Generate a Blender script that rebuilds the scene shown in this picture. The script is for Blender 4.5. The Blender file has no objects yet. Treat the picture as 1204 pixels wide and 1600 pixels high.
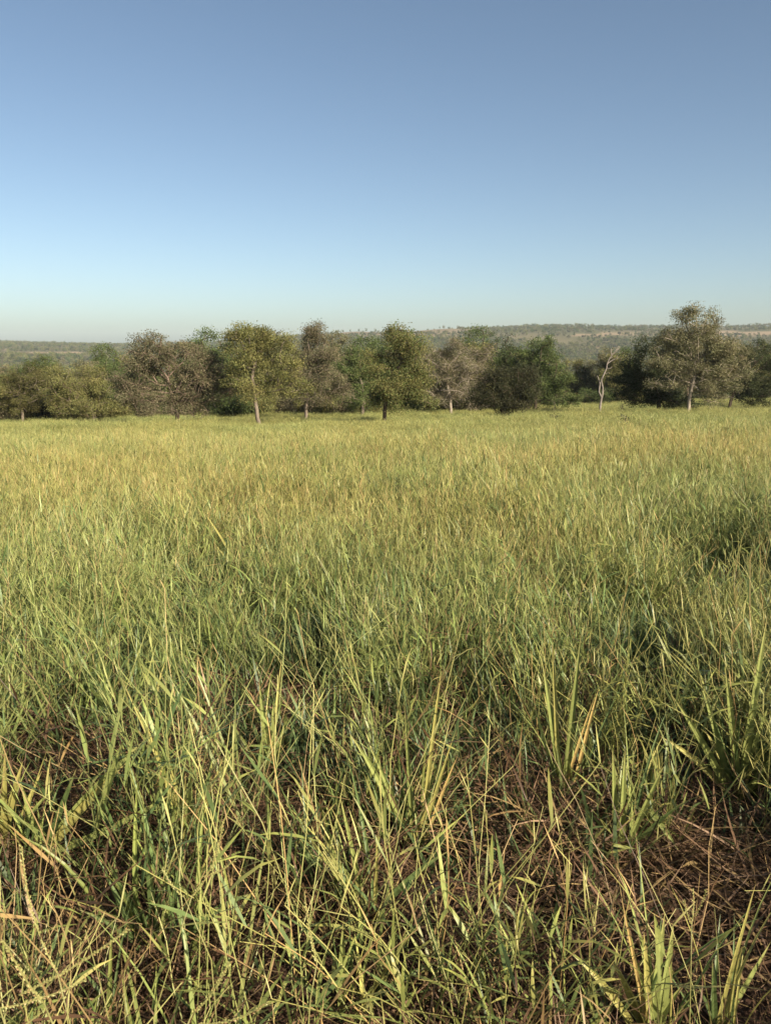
import bpy, math, random
import numpy as np
from mathutils import Vector, Matrix

rad = math.radians
SC = bpy.context.scene
COL = SC.collection

# ------------------------------------------------------------------ camera
F = 1232.0                      # focal length in photograph pixels (1204 x 1600)
HORIZON = 540.0                 # row of the true horizon
EYE = 1.55
PITCH = math.atan((800 - HORIZON) / F)
cam = bpy.data.cameras.new('camera')
camo = bpy.data.objects.new('camera', cam)
COL.objects.link(camo)
cam.sensor_fit = 'VERTICAL'
cam.sensor_height = 24.0
cam.lens = 24.0 * F / 1600.0
cam.clip_start = 0.05
cam.clip_end = 40000
camo.location = (0, 0, EYE)
camo.rotation_euler = (math.pi / 2 - PITCH, 0, 0)
SC.camera = camo
cam.dof.use_dof = True          # a phone lens: 2 mm pupil, focused a few metres out
cam.dof.focus_distance = 4.5
cam.dof.aperture_fstop = 9.0

# ------------------------------------------------------------------ sky, sun, exposure
SUN_EL, SUN_AZ = 28.0, 138.0    # azimuth clockwise from the viewing direction (+Y)
w = bpy.data.worlds.new('World')
SC.world = w
w.use_nodes = True
nt = w.node_tree
bg = nt.nodes['Background']
sky = nt.nodes.new('ShaderNodeTexSky')
sky.sky_type = 'NISHITA'
sky.sun_disc = False
sky.sun_elevation = rad(SUN_EL)
sky.sun_rotation = rad(SUN_AZ)
sky.altitude = 400
sky.air_density = 0.70
sky.dust_density = 1.9
sky.ozone_density = 1.0
wb = nt.nodes.new('ShaderNodeVectorMath')   # the camera's white balance
wb.operation = 'MULTIPLY'
wb.inputs[1].default_value = (1.025, 1.02, 0.925)
nt.links.new(sky.outputs[0], wb.inputs[0])
nt.links.new(wb.outputs[0], bg.inputs[0])
bg.inputs[1].default_value = 0.0715
sun = bpy.data.lights.new('sun', 'SUN')
suno = bpy.data.objects.new('sun', sun)
COL.objects.link(suno)
sun.energy = 5.0
sun.angle = rad(0.53)
sun.color = (1.0, 0.88, 0.70)
sd = Vector((math.sin(rad(SUN_AZ)) * math.cos(rad(SUN_EL)), math.cos(rad(SUN_AZ)) * math.cos(rad(SUN_EL)), math.sin(rad(SUN_EL))))
suno.rotation_euler = sd.to_track_quat('Z', 'Y').to_euler()
SC.view_settings.view_transform = 'Standard'
SC.view_settings.look = 'None'
SC.view_settings.exposure = 1.1
SC.view_settings.gamma = 1.0
SC.render.engine = 'CYCLES'
SC.cycles.use_denoising = True
SC.cycles.max_bounces = 4
SC.cycles.diffuse_bounces = 2
SC.cycles.glossy_bounces = 2
SC.cycles.transmission_bounces = 2
SC.cycles.volume_bounces = 0
SC.cycles.use_fast_gi = False

# ------------------------------------------------------------------ helpers
cp, sp_ = math.cos(PITCH), math.sin(PITCH)


def at(px, py, Y):
    """point on the ray through a pixel at ground distance Y in front of the camera"""
    a, b = (px - 602) / F, (800 - py) / F
    d = np.array([a, cp + b * sp_, -sp_ + b * cp])
    return np.array([0, 0, EYE]) + d * (Y / d[1])


def project(p):
    q = np.atleast_2d(p) - np.array([0, 0, EYE])
    fw = q[:, 1] * cp - q[:, 2] * sp_
    up = q[:, 1] * sp_ + q[:, 2] * cp
    fw = np.where(fw < 0.01, 0.01, fw)
    return np.stack([602 + F * q[:, 0] / fw, 800 - F * up / fw], 1)


def tag(o, label=None, cat=None, group=None, kind=None):
    if label: o['label'] = label
    if cat: o['category'] = cat
    if group: o['group'] = group
    if kind: o['kind'] = kind
    return o


def empty(name, loc, rz=0):
    o = bpy.data.objects.new(name, None)
    o.empty_display_size = 0.2
    COL.objects.link(o)
    o.location = [float(v) for v in loc]
    o.rotation_euler = (0, 0, rz)
    return o


class MB:
    """collects polygons with a colour on each vertex and builds ONE mesh"""
    def __init__(self):
        self.v, self.f, self.c, self.n = [], [], [], 0

    def add(self, verts, faces, col):
        verts = np.asarray(verts, float)
        col = np.asarray(col, float)
        if col.ndim == 1: col = np.tile(col, (len(verts), 1))
        self.v.append(verts)
        self.c.append(col)
        self.f.extend([tuple(i + self.n for i in f) for f in faces])
        self.n += len(verts)

    def mesh(self, name, mat, origin=(0, 0, 0), smooth=False):
        me = bpy.data.meshes.new(name)
        V = np.concatenate(self.v) - np.asarray(origin)
        C = np.concatenate(self.c)
        me.from_pydata(V.tolist(), [], self.f)
        a = me.color_attributes.new('Col', 'FLOAT_COLOR', 'POINT')
        a.data.foreach_set('color', np.concatenate([C, np.ones((len(C), 1))], 1).astype(np.float32).ravel())
        me.materials.append(mat)
        if smooth:
            me.polygons.foreach_set('use_smooth', [True] * len(me.polygons))
        me.update()
        return me

    def build(self, name, mat, parent=None, origin=(0, 0, 0), smooth=False):
        o = bpy.data.objects.new(name, self.mesh(name, mat, origin, smooth))
        COL.objects.link(o)
        if parent: o.parent = parent
        return o


def tube(mb, pts, radii, col, sides=5, cap=True):
    pts = np.asarray(pts, float)
    n = len(pts)
    tang = np.gradient(pts, axis=0)
    tang /= np.linalg.norm(tang, axis=1)[:, None] + 1e-9
    ref = np.array([0.0, 0, 1]) if abs(tang[0][2]) < 0.8 else np.array([1.0, 0, 0])
    V, Fc = [], []
    for i in range(n):
        s = np.cross(tang[i], ref); s /= np.linalg.norm(s) + 1e-9
        t = np.cross(s, tang[i])
        for k in range(sides):
            a = 2 * math.pi * k / sides
            V.append(pts[i] + radii[i] * (math.cos(a) * s + math.sin(a) * t))
    for i in range(n - 1):
        for k in range(sides):
            k2 = (k + 1) % sides
            Fc.append((i * sides + k, i * sides + k2, (i + 1) * sides + k2, (i + 1) * sides + k))
    if cap:
        Fc.append(tuple(range((n - 1) * sides, n * sides)))
    col = np.asarray(col, float)
    if col.ndim == 2: col = np.repeat(col, sides, axis=0)
    mb.add(V, Fc, col)


def sstep(a, b, x):
    t = np.clip((x - a) / (b - a), 0, 1)
    return t * t * (3 - 2 * t)


_ns = np.random.RandomState(5)
_ng = _ns.rand(256, 256)


def vnoise(x, y, scale, off=0):
    """smooth value noise 0..1"""
    x = np.asarray(x, float) / scale + off * 17.3
    y = np.asarray(y, float) / scale + off * 9.1
    i, j = np.floor(x).astype(int), np.floor(y).astype(int)
    u, v = x - i, y - j
    u, v = u * u * (3 - 2 * u), v * v * (3 - 2 * v)
    g = lambda a, b: _ng[a & 255, b & 255]
    return (g(i, j) * (1 - u) + g(i + 1, j) * u) * (1 - v) + (g(i, j + 1) * (1 - u) + g(i + 1, j + 1) * u) * v


# ------------------------------------------------------------------ materials
def vc_material(name, rough=0.6, trans=0.0, spec=0.25, inst=False, bump=0.0, bump_scale=30, noise=None):
    m = bpy.data.materials.new(name)
    m.use_nodes = True
    n, l = m.node_tree.nodes, m.node_tree.links
    p = n['Principled BSDF']
    out = n['Material Output']
    at_ = n.new('ShaderNodeAttribute'); at_.attribute_name = 'Col'
    colr = at_.outputs['Color']
    if inst:
        a2 = n.new('ShaderNodeAttribute'); a2.attribute_type = 'INSTANCER'; a2.attribute_name = 'vary'
        mx = n.new('ShaderNodeMix'); mx.data_type = 'RGBA'; mx.blend_type = 'MULTIPLY'
        mx.inputs[0].default_value = 1.0
        l.new(colr, mx.inputs[6]); l.new(a2.outputs['Color'], mx.inputs[7])
        colr = mx.outputs[2]
    if noise:
        sc_, lo, hi = noise
        tx = n.new('ShaderNodeTexNoise'); tx.inputs['Scale'].default_value = sc_; tx.inputs['Detail'].default_value = 5
        geo = n.new('ShaderNodeNewGeometry'); l.new(geo.outputs['Position'], tx.inputs['Vector'])
        mr = n.new('ShaderNodeMapRange'); mr.inputs['From Min'].default_value = 0.3; mr.inputs['From Max'].default_value = 0.7
        mr.inputs['To Min'].default_value = lo; mr.inputs['To Max'].default_value = hi
        l.new(tx.outputs['Fac'], mr.inputs['Value'])
        vm = n.new('ShaderNodeVectorMath'); vm.operation = 'SCALE'
        l.new(colr, vm.inputs[0]); l.new(mr.outputs[0], vm.inputs['Scale'])
        colr = vm.outputs[0]
    l.new(colr, p.inputs['Base Color'])
    p.inputs['Roughness'].default_value = rough
    p.inputs['Specular IOR Level'].default_value = spec
    if bump:
        tb = n.new('ShaderNodeTexNoise'); tb.inputs['Scale'].default_value = bump_scale; tb.inputs['Detail'].default_value = 4
        bm = n.new('ShaderNodeBump'); bm.inputs['Strength'].default_value = bump; bm.inputs['Distance'].default_value = 0.03
        g2 = n.new('ShaderNodeNewGeometry'); l.new(g2.outputs['Position'], tb.inputs['Vector'])
        l.new(tb.outputs['Fac'], bm.inputs['Height']); l.new(bm.outputs[0], p.inputs['Normal'])
    if trans:
        tr = n.new('ShaderNodeBsdfTranslucent'); l.new(colr, tr.inputs['Color'])
        ms = n.new('ShaderNodeMixShader'); ms.inputs[0].default_value = trans
        l.new(p.outputs[0], ms.inputs[1]); l.new(tr.outputs[0], ms.inputs[2]); l.new(ms.outputs[0], out.inputs[0])
    return m


M_GROUND = vc_material('soil_and_pasture', 0.95, spec=0.1, bump=0.8, bump_scale=25, noise=(1.3, 0.75, 1.25))
M_BARK = vc_material('bark', 0.85, spec=0.15, bump=0.5, bump_scale=14, noise=(5.0, 0.7, 1.2))
M_LEAF = vc_material('tree_leaf', 0.6, trans=0.33, spec=0.2)
M_FARLEAF = vc_material('far_tree_leaf', 0.7, trans=0.15, spec=0.2, inst=True)
M_GRASS = vc_material('grass_blade', 0.45, trans=0.25, spec=0.35, inst=True)
M_TUFT = vc_material('broad_grass_blade', 0.42, trans=0.28, spec=0.35, noise=(60.0, 0.88, 1.1))
M_STRAW = vc_material('dry_grass_litter', 0.7, trans=0.12, spec=0.2, inst=True)

# ------------------------------------------------------------------ ground: one sheet to the horizon
_ry = np.array([-3000, -300, -40, 0, 25, 48, 60, 80, 105, 130, 170, 220, 350, 500, 700, 1000, 1500, 2100, 2500, 9000, 30000.])
_rz = np.array([4, 4, 2.2, 0, -1.84, -3.53, -4.28, -5.45, -6.75, -9.2, -13.8, -18.5, -25.5, -30, -31, -25, -11, 0, 4, 6, 6.])
_fy = np.concatenate([np.linspace(-3000, -50, 60), np.linspace(-48, 300, 350), np.geomspace(305, 30000, 300)])
_fz = np.interp(_fy, _ry, _rz)
for _ in range(6):
    _fz[1:-1] = (_fz[:-2] + 2 * _fz[1:-1] + _fz[2:]) / 4
# ridge height (row of the skyline in the photograph) against the direction x/y
_ra = np.array([-1.6, -0.9, -0.49, -0.36, -0.22, -0.1, 0.0, 0.08, 0.2, 0.33, 0.49, 0.9, 1.6])
_rr = np.array([536, 536, 536, 540, 538, 527, 519, 517, 515, 516, 515, 516, 522.])
_rd = np.array([2900, 2900, 2900, 2900, 2700, 2200, 1900, 1900, 2000, 2100, 2100, 2100, 2100.])


def ground_z(x, y):
    x = np.asarray(x, float); y = np.asarray(y, float)
    z = np.interp(y, _fy, _fz)
    z = z + 0.0155 * np.clip(x, -60, 60) * sstep(-5, 15, y) * (1 - sstep(110, 300, y))
    r = np.hypot(x, y)
    z = z + (vnoise(x, y, 9, 1) - 0.5) * 0.30 * sstep(4, 20, r) + (vnoise(x, y, 2.3, 2) - 0.5) * 0.07
    z = z + (vnoise(x, y, 160, 3) - 0.5) * 9 * sstep(250, 700, r) + (vnoise(x, y, 420, 4) - 0.5) * 16 * sstep(500, 1200, r)
    a = x / np.maximum(y, 1.0)
    D = np.interp(a, _ra, _rd)
    H = (HORIZON - np.interp(a, _ra, _rr)) / F * D + EYE
    f = np.where(y > 0, sstep(900, D, r), 0)
    return z * (1 - f) + (H - 40 * sstep(1.0, 3.0, r / D)) * f + (vnoise(x, y, 110, 6) - .5) * 9 * f


azs = np.concatenate([np.linspace(-180, -65, 24)[:-1], np.linspace(-65, 65, 300), np.linspace(65, 180, 24)[1:-1]])
rs = np.concatenate([[0.0], np.geomspace(0.25, 3700, 210)])
A, R = np.meshgrid(np.radians(azs), rs, indexing='ij')
GX, GY = R * np.sin(A), R * np.cos(A)
GZ = ground_z(GX, GY)
na, nr = A.shape
faces = []
for i in range(na):
    i2 = (i + 1) % na
    for j in range(nr - 1):
        if j == 0: faces.append((i * nr, i2 * nr + 1, i * nr + 1))
        else: faces.append((i * nr + j, i2 * nr + j, i2 * nr + j + 1, i * nr + j + 1))
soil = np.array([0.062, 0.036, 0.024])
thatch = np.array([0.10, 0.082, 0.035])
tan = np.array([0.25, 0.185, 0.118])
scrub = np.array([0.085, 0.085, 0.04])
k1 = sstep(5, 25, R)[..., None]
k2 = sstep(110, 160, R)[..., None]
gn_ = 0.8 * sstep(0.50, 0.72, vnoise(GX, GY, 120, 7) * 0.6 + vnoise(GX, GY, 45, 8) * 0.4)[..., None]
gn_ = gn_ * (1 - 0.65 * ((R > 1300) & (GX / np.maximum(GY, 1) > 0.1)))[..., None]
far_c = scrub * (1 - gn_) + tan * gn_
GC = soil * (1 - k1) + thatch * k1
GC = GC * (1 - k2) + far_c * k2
# pale pasture clearings on the far slopes, given by where they lie on the ridge
CLEAR = [(890, 1015, 520, 525.5), (1095, 1300, 517.5, 525), (40, 130, 551, 559), (890, 960, 544, 546)]


def in_clear(P, grow=0):
    q = project(P)
    rr = np.hypot(P[:, 0], P[:, 1])
    m = np.zeros(len(P), bool)
    wob = (vnoise(P[:, 0], P[:, 1], 60, 11) - 0.5) * 4
    for (x0, x1, y0, y1) in CLEAR:
        m |= (q[:, 0] > x0 - grow) & (q[:, 0] < x1 + grow) & (q[:, 1] + wob > y0) & (q[:, 1] + wob < y1)
    return m & (rr > 450) & (P[:, 1] > 0)


PP = np.stack([GX.ravel(), GY.ravel(), GZ.ravel()], 1)
cm = in_clear(PP).reshape(GX.shape)
GC[cm] = tan * 1.05
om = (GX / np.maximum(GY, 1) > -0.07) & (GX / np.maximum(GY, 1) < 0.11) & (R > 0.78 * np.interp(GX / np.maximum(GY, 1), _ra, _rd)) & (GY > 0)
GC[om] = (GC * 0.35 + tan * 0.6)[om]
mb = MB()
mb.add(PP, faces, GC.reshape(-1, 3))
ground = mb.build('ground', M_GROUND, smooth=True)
tag(ground, 'sloping pasture ground running down to a valley and up to far wooded hills', 'ground', kind='structure')


# ------------------------------------------------------------------ trees
def leaf_faces(mb, rng, centers, size, palette, aspect=0.5, up=0.25, shade=None):
    """one bent diamond leaf spray per centre"""
    n = len(centers)
    d = rng.normal(size=(n, 3)); d[:, 2] *= 0.7
    d /= np.linalg.norm(d, axis=1)[:, None]
    s = np.cross(d, rng.normal(size=(n, 3)) + np.array([0, 0, up]))
    s /= np.linalg.norm(s, axis=1)[:, None] + 1e-9
    L = (size * rng.uniform(0.55, 1.45, n))[:, None]
    W = L * aspect
    nrm = np.cross(d, s)
    p0 = centers - d * L * 0.5
    p2 = centers + d * L * 0.5 - nrm * L * 0.12
    p1 = centers + s * W * 0.5 + nrm * L * 0.06
    p3 = centers - s * W * 0.5 + nrm * L * 0.06
    V = np.stack([p0, p1, p2, p3], 1).reshape(-1, 3)
    pal = np.asarray(palette, float)
    c = pal[rng.randint(0, len(pal), n)] * rng.uniform(0.87, 1.13, (n, 1))
    if shade is not None: c = c * (shade if shade.ndim == 2 else shade[:, None])
    idx = np.arange(n) * 4 + mb.n
    mb.v.append(V); mb.c.append(np.repeat(c, 4, axis=0))
    mb.f.extend([(i, i + 1, i + 2, i + 3) for i in idx.tolist()])
    mb.n += 4 * n


def grow(rng, trunk, ends, balance=0.35):
    """join crown points to a trunk polyline into one branching skeleton"""
    nodes = [np.asarray(p, float) for p in trunk]
    par = [-1] + list(range(len(trunk) - 1))
    path = [0.0]
    for i in range(1, len(nodes)): path.append(path[-1] + np.linalg.norm(nodes[i] - nodes[i - 1]))
    first = max(1, len(trunk) // 2)
    top = nodes[-1]
    ends = sorted(ends, key=lambda e: np.linalg.norm(e - top))
    tips = []
    for e in ends:
        N = np.array(nodes[first:])
        dd = np.linalg.norm(N - e, axis=1) + balance * np.array(path[first:]) + 0.8 * np.maximum(0, N[:, 2] - e[2])
        k = int(np.argmin(dd)) + first
        a = nodes[k]
        ln = np.linalg.norm(e - a)
        m = max(1, int(ln / 0.6))
        prev = k
        for q in range(1, m + 1):
            t = q / m
            p = a + (e - a) * t
            if q < m:
                p = p + rng.normal(size=3) * ln * 0.06 + np.array([0, 0, 0.08 * ln * math.sin(math.pi * t)])
            nodes.append(p); par.append(prev); path.append(path[prev] + ln / m)
            prev = len(nodes) - 1
        tips.append(prev)
    cnt = np.zeros(len(nodes))
    for t in tips: cnt[t] += 1
    for i in range(len(nodes) - 1, 0, -1): cnt[par[i]] += cnt[i]
    return nodes, par, cnt, tips


def tree_mesh(rng, trunk, r_trunk, lobes, n_ends, per_end, leaf, palette, bark, r_tip=0.016, spread=0.24, twigs=0, droop=0.3, inner=0.3, aspect=0.5, leafy=2.25):
    """returns builders for wood and foliage; lobes are (centre, radii) ellipsoids"""
    vol = np.array([np.prod(l[1]) ** 0.75 for l in lobes]); vol /= vol.sum()
    ends = []
    for k, (c, r) in enumerate(lobes):
        m = max(3, int(round(n_ends * vol[k])))
        u = rng.normal(size=(m, 3)); u /= np.linalg.norm(u, axis=1)[:, None]
        rr = rng.uniform(inner, 1.0, (m, 1)) ** 0.6
        lump = 1 + 0.22 * np.sin(u[:, :1] * 4.1 + k) * np.cos(u[:, 2:] * 5.3 + 2 * k)
        ends.extend(list(c + u * rr * lump * r))
    nodes, par, cnt, tips = grow(rng, trunk, ends)
    rmax = cnt[0] ** 0.45
    rads = r_tip + (r_trunk - r_tip) * (cnt ** 0.5 / cnt[0] ** 0.5)
    nt_ = len(trunk)
    wood, lv = MB(), MB()
    tr_r = [rads[i] * (1.35 if i == 0 else 1) for i in range(nt_)]
    bark = np.asarray(bark, float)
    tube(wood, trunk, tr_r, bark, 8)
    for i in range(nt_, len(nodes)):
        p = par[i]
        a, b = nodes[p], nodes[i]
        s = 6 if rads[i] > 0.05 else (4 if rads[i] > 0.025 else 3)
        tube(wood, [a, b], [min(rads[p], rads[i] * 1.35), rads[i]], bark * rng.uniform(0.8, 1.15), s, cap=False)
    cs, sh = [], []
    for t in tips:
        c = nodes[t]
        sp = spread * rng.uniform(0.7, 1.4)
        k = int(per_end * leafy * rng.uniform(0.4, 1.6))
        cs.append(c + np.clip(rng.normal(size=(k, 3)), -1.9, 1.9) * np.array([sp, sp, sp * 0.75]))
        sh.append(np.ones((k, 3)) * rng.uniform(0.62, 1.35) * (np.array([1, 1, 1]) + rng.uniform(0, 1) ** 2 * np.array([0.16, 0.02, 0.08])))
        for _ in range(twigs):
            d = rng.normal(size=3); d[2] = d[2] * 0.5 - droop; d /= np.linalg.norm(d)
            l = rng.uniform(0.4, 1.0)
            e1 = c + d * l * 0.5 + rng.normal(size=3) * 0.05
            e2 = c + d * l + np.array([0, 0, -0.15 * l])
            tube(wood, [c, e1, e2], [0.016, 0.012, 0.008], bark * rng.uniform(0.9, 1.3), 3, cap=False)
    if per_end > 0:
        leaf_faces(lv, rng, np.concatenate(cs), leaf * 0.60, palette, 0.62, shade=np.concatenate(sh))
    return wood, lv


OLIVE = [(0.105, 0.108, 0.036), (0.085, 0.090, 0.028), (0.125, 0.120, 0.046), (0.07, 0.078, 0.028)]
GREYPINK = [(0.096, 0.089, 0.050), (0.080, 0.077, 0.040), (0.115, 0.10, 0.062), (0.068, 0.074, 0.034)]
DARK = [(0.030, 0.042, 0.016), (0.038, 0.05, 0.02), (0.024, 0.035, 0.014), (0.05, 0.058, 0.024)]
GREEN = [(0.062, 0.085, 0.026), (0.052, 0.075, 0.022), (0.075, 0.095, 0.032), (0.04, 0.058, 0.02)]
GREYOL = [(0.10, 0.10, 0.050), (0.085, 0.088, 0.042), (0.125, 0.12, 0.068), (0.07, 0.073, 0.032)]
def lift(p, k): return [tuple(np.array(c) * k) for c in p]
OLIVE, GREYPINK, DARK, GREEN, GREYOL = lift(OLIVE, 1.8), lift(GREYPINK, 1.75), lift(DARK, 1.3), lift(GREEN, 1.6), lift(GREYOL, 1.75)
B_PALE, B_PINK, B_DARK, B_GREY = (0.27, 0.23, 0.18), (0.17, 0.125, 0.095), (0.07, 0.052, 0.038), (0.16, 0.13, 0.10)


def photo_tree(name, label, d, trunk_px, lobes_px, r_trunk, palette, bark, n_ends=120, per_end=34, leaf=0.17, seed=0, cat='tree', boughs=15, **kw):
    """a tree d metres ahead; trunk and crown outlines as seen in the photograph"""
    rng = np.random.RandomState(seed + 100)
    m = d / cp / F * 1.0
    b = at(trunk_px[0][0], trunk_px[0][1], d)
    gz = float(ground_z(b[0], b[1]))
    base = np.array([b[0], b[1], gz - 0.08])
    pts = [base] + [at(px, py, d + rng.uniform(-0.25, 0.25) * (i > 0)) for i, (px, py) in enumerate(trunk_px[1:])]
    # finer trunk
    P = [pts[0]]
    for a, c in zip(pts[:-1], pts[1:]):
        k = max(1, int(np.linalg.norm(c - a) / 0.45))
        for q in range(1, k + 1):
            P.append(a + (c - a) * q / k + (rng.normal(size=3) * 0.03 if q < k else 0))
    lobes = []
    for L in lobes_px:
        cx, cy, rx, ry = L[:4]
        off = L[4] if len(L) > 4 else 0
        c = at(cx, cy, d + off)
        lobes.append((c, np.array([rx * m, (rx + ry) * 0.5 * m, ry * m]) * 0.86))
    # uneven outline: small boughs reaching out of the main masses
    for q in range(boughs):
        L = lobes_px[rng.randint(len(lobes_px))]
        a_ = rng.uniform(0, 6.28)
        c = at(L[0] + math.cos(a_) * L[2] * rng.uniform(0.85, 1.15), L[1] - math.sin(a_) * L[3] * rng.uniform(0.85, 1.1), d + rng.uniform(-1, 1))
        rr_ = rng.uniform(7, 16) * m
        if c[2] > gz + 1.0: lobes.append((c, np.array([rr_ * 1.2, rr_ * 1.2, rr_ * 0.8])))
    wood, lv = tree_mesh(rng, P, r_trunk, lobes, n_ends, per_end, leaf, palette, bark, **kw)
    e = empty(name, base)
    wood.build('trunk', M_BARK, e, base, True)
    if lv.n: lv.build('crown', M_LEAF, e, base)
    return tag(e, label, cat)


photo_tree('savanna_tree', 'wide greyish brown tree with many drooping pink twigs on the field edge', 52,
           [(277, 660), (276, 640), (268, 615), (262, 590)],
           [(245, 552, 46, 34), (212, 585, 36, 40), (302, 568, 50, 42), (262, 612, 60, 36), (318, 606, 40, 42), (248, 536, 24, 18), (205, 615, 24, 28), (338, 590, 22, 40)],
           0.15, GREYPINK, B_PINK, n_ends=290, per_end=95, leaf=0.14, seed=1, twigs=2, droop=0.6)
photo_tree('savanna_tree', 'tall olive green tree with a pale leaning bare trunk', 50,
           [(406, 663), (401, 640), (397, 618), (394, 590), (400, 565)],
           [(378, 552, 36, 34), (430, 562, 38, 38), (402, 532, 34, 22), (446, 592, 26, 28), (375, 590, 30, 22), (412, 606, 22, 18), (392, 520, 16, 10)],
           0.125, OLIVE, B_GREY, n_ends=190, per_end=90, leaf=0.15, seed=2)
photo_tree('savanna_tree', 'slender greyish pink tree beside the tall olive tree', 60,
           [(478, 654), (478, 636), (480, 612), (484, 580), (486, 550)],
           [(489, 546, 26, 26), (476, 578, 30, 30), (506, 586, 34, 36), (492, 612, 40, 28), (488, 530, 15, 10)],
           0.13, GREYPINK, B_GREY, n_ends=210, per_end=80, leaf=0.14, seed=3, twigs=1)
photo_tree('savanna_tree', 'dark green round tree with a straight grey trunk among the shrubs', 66,
           [(566, 646), (566, 620), (565, 600), (560, 580)],
           [(545, 576, 28, 26), (568, 572, 26, 28), (532, 605, 28, 30), (575, 607, 26, 28), (550, 622, 36, 20)],
           0.15, GREEN, B_GREY, n_ends=130, per_end=85, leaf=0.16, seed=4)
photo_tree('savanna_tree', 'olive green tree with a tall rounded crown on a short thin trunk', 50,
           [(600, 657), (601, 640), (606, 615), (618, 590), (628, 560)],
           [(636, 548, 30, 28), (598, 588, 34, 32), (642, 585, 34, 34), (612, 622, 38, 22), (656, 610, 24, 26), (628, 529, 18, 10)],
           0.12, [tuple(np.array(c) * 0.8) for c in OLIVE[:3]] + GREEN[:1], B_DARK, n_ends=180, per_end=90, leaf=0.15, seed=5)
photo_tree('savanna_tree', 'sparse pinkish tree with a white trunk behind low bushes', 68,
           [(704, 644), (703, 620), (698, 600), (700, 580)],
           [(688, 572, 30, 28), (714, 560, 28, 24), (678, 602, 30, 26), (716, 595, 24, 26)],
           0.13, GREYPINK, B_PALE, n_ends=160, per_end=62, leaf=0.14, seed=6, twigs=3, droop=0.1)
photo_tree('savanna_tree', 'leaning pale stemmed tree with bare pink upper branches', 71,
           [(737, 642), (731, 615), (726, 595), (732, 575), (738, 560)],
           [(744, 560, 26, 22), (728, 572, 24, 20), (754, 584, 24, 26), (735, 612, 28, 24)],
           0.11, GREYPINK, B_PALE, n_ends=130, per_end=50, leaf=0.14, seed=7, twigs=3, droop=-0.1)
photo_tree('savanna_bush', 'dense dark low bush with brown twigs touching the grass', 58,
           [(785, 650), (784, 635), (782, 620)],
           [(770, 610, 32, 28), (802, 604, 34, 32), (786, 630, 42, 18), (824, 606, 20, 30)],
           0.10, [(0.045, 0.05, 0.022), (0.055, 0.057, 0.028), (0.036, 0.042, 0.016)], B_DARK, n_ends=190, per_end=90, leaf=0.15, seed=8, cat='bush', twigs=1)
photo_tree('savanna_tree', 'bright leafy green tree just behind the dark low bush', 74,
           [(836, 640), (836, 615), (832, 590)],
           [(812, 560, 28, 24), (842, 563, 30, 28), (856, 595, 28, 30), (832, 600, 28, 32), (874, 612, 22, 22)],
           0.15, GREEN, B_DARK, n_ends=140, per_end=85, leaf=0.18, seed=9)
photo_tree('savanna_tree', 'large dense dark green tree left of the crooked silver tree', 63,
           [(1030, 642), (1028, 622), (1022, 600), (1018, 585)],
           [(1000, 566, 36, 28), (1034, 548, 34, 26), (984, 592, 30, 28), (1022, 598, 42, 30), (1034, 626, 38, 20), (1050, 575, 30, 30), (1004, 618, 34, 22), (1048, 632, 22, 12)],
           0.18, DARK, B_DARK, n_ends=240, per_end=90, leaf=0.16, seed=10)
photo_tree('savanna_tree', 'tallest tree, grey olive crown over a pale crooked bare trunk', 58,
           [(1075, 647), (1076, 622), (1081, 600), (1085, 580), (1086, 555)],
           [(1084, 538, 42, 30), (1076, 502, 21, 22), (1113, 505, 15, 15), (1102, 566, 50, 32), (1054, 562, 34, 24), (1128, 588, 32, 28), (1044, 598, 34, 14), (1092, 520, 32, 24), (1042, 530, 18, 16), (1078, 487, 12, 10), (1120, 612, 26, 14), (1142, 560, 28, 26), (1030, 560, 24, 20)],
           0.13, GREYOL, B_PALE, n_ends=330, per_end=75, leaf=0.15, seed=11, twigs=1, droop=-0.5, inner=0.35)
photo_tree('savanna_tree', 'spreading dark green tree with a low leaning black trunk', 70,
           [(1137, 634), (1143, 618), (1152, 600), (1162, 585)],
           [(1150, 556, 34, 24), (1182, 560, 38, 28), (1206, 580, 36, 32), (1180, 602, 38, 26), (1124, 598, 28, 24)],
           0.14, [(0.045, 0.058, 0.02), (0.055, 0.066, 0.026), (0.036, 0.046, 0.018)], B_DARK, n_ends=190, per_end=85, leaf=0.16, seed=12)
photo_tree('savanna_tree', 'green wide tree at the fieldside beyond the leaning black trunk', 76,
           [(1262, 632), (1262, 610), (1256, 590)],
           [(1240, 566, 34, 28), (1275, 560, 36, 30), (1258, 595, 40, 26)],
           0.16, GREEN, B_DARK, n_ends=120, per_end=85, leaf=0.17, seed=13)
# left thicket
left = [
    ('round olive bush tree nearest the wide pink twig tree in the thicket', 70, 172, 596, 30, 32, GREEN, B_GREY),
    ('low dark tree with a forked grey trunk in the left thicket', 68, 142, 614, 28, 36, OLIVE, B_GREY),
    ('olive tree with a bare pale fork showing in its crown', 72, 86, 592, 34, 34, OLIVE, B_PALE),
    ('broad yellowish olive tree in the thicket beside the pale forked tree', 67, 32, 608, 38, 40, [(0.095, 0.095, 0.03), (0.08, 0.083, 0.026), (0.11, 0.105, 0.04)], B_GREY),
    ('thick dark topped tree rising behind the yellowish olive tree', 75, 58, 582, 36, 26, GREEN, B_DARK),
    ('small twiggy olive tree at the thicket front with visible stems', 66, 108, 622, 26, 30, OLIVE, B_PINK),
    ('rounded olive tree at the outer end of the thicket', 66, -30, 600, 38, 40, OLIVE, B_GREY),
    ('green bushy tree furthest out along the thicket edge', 70, -95, 598, 40, 40, GREEN, B_GREY),
]
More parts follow.
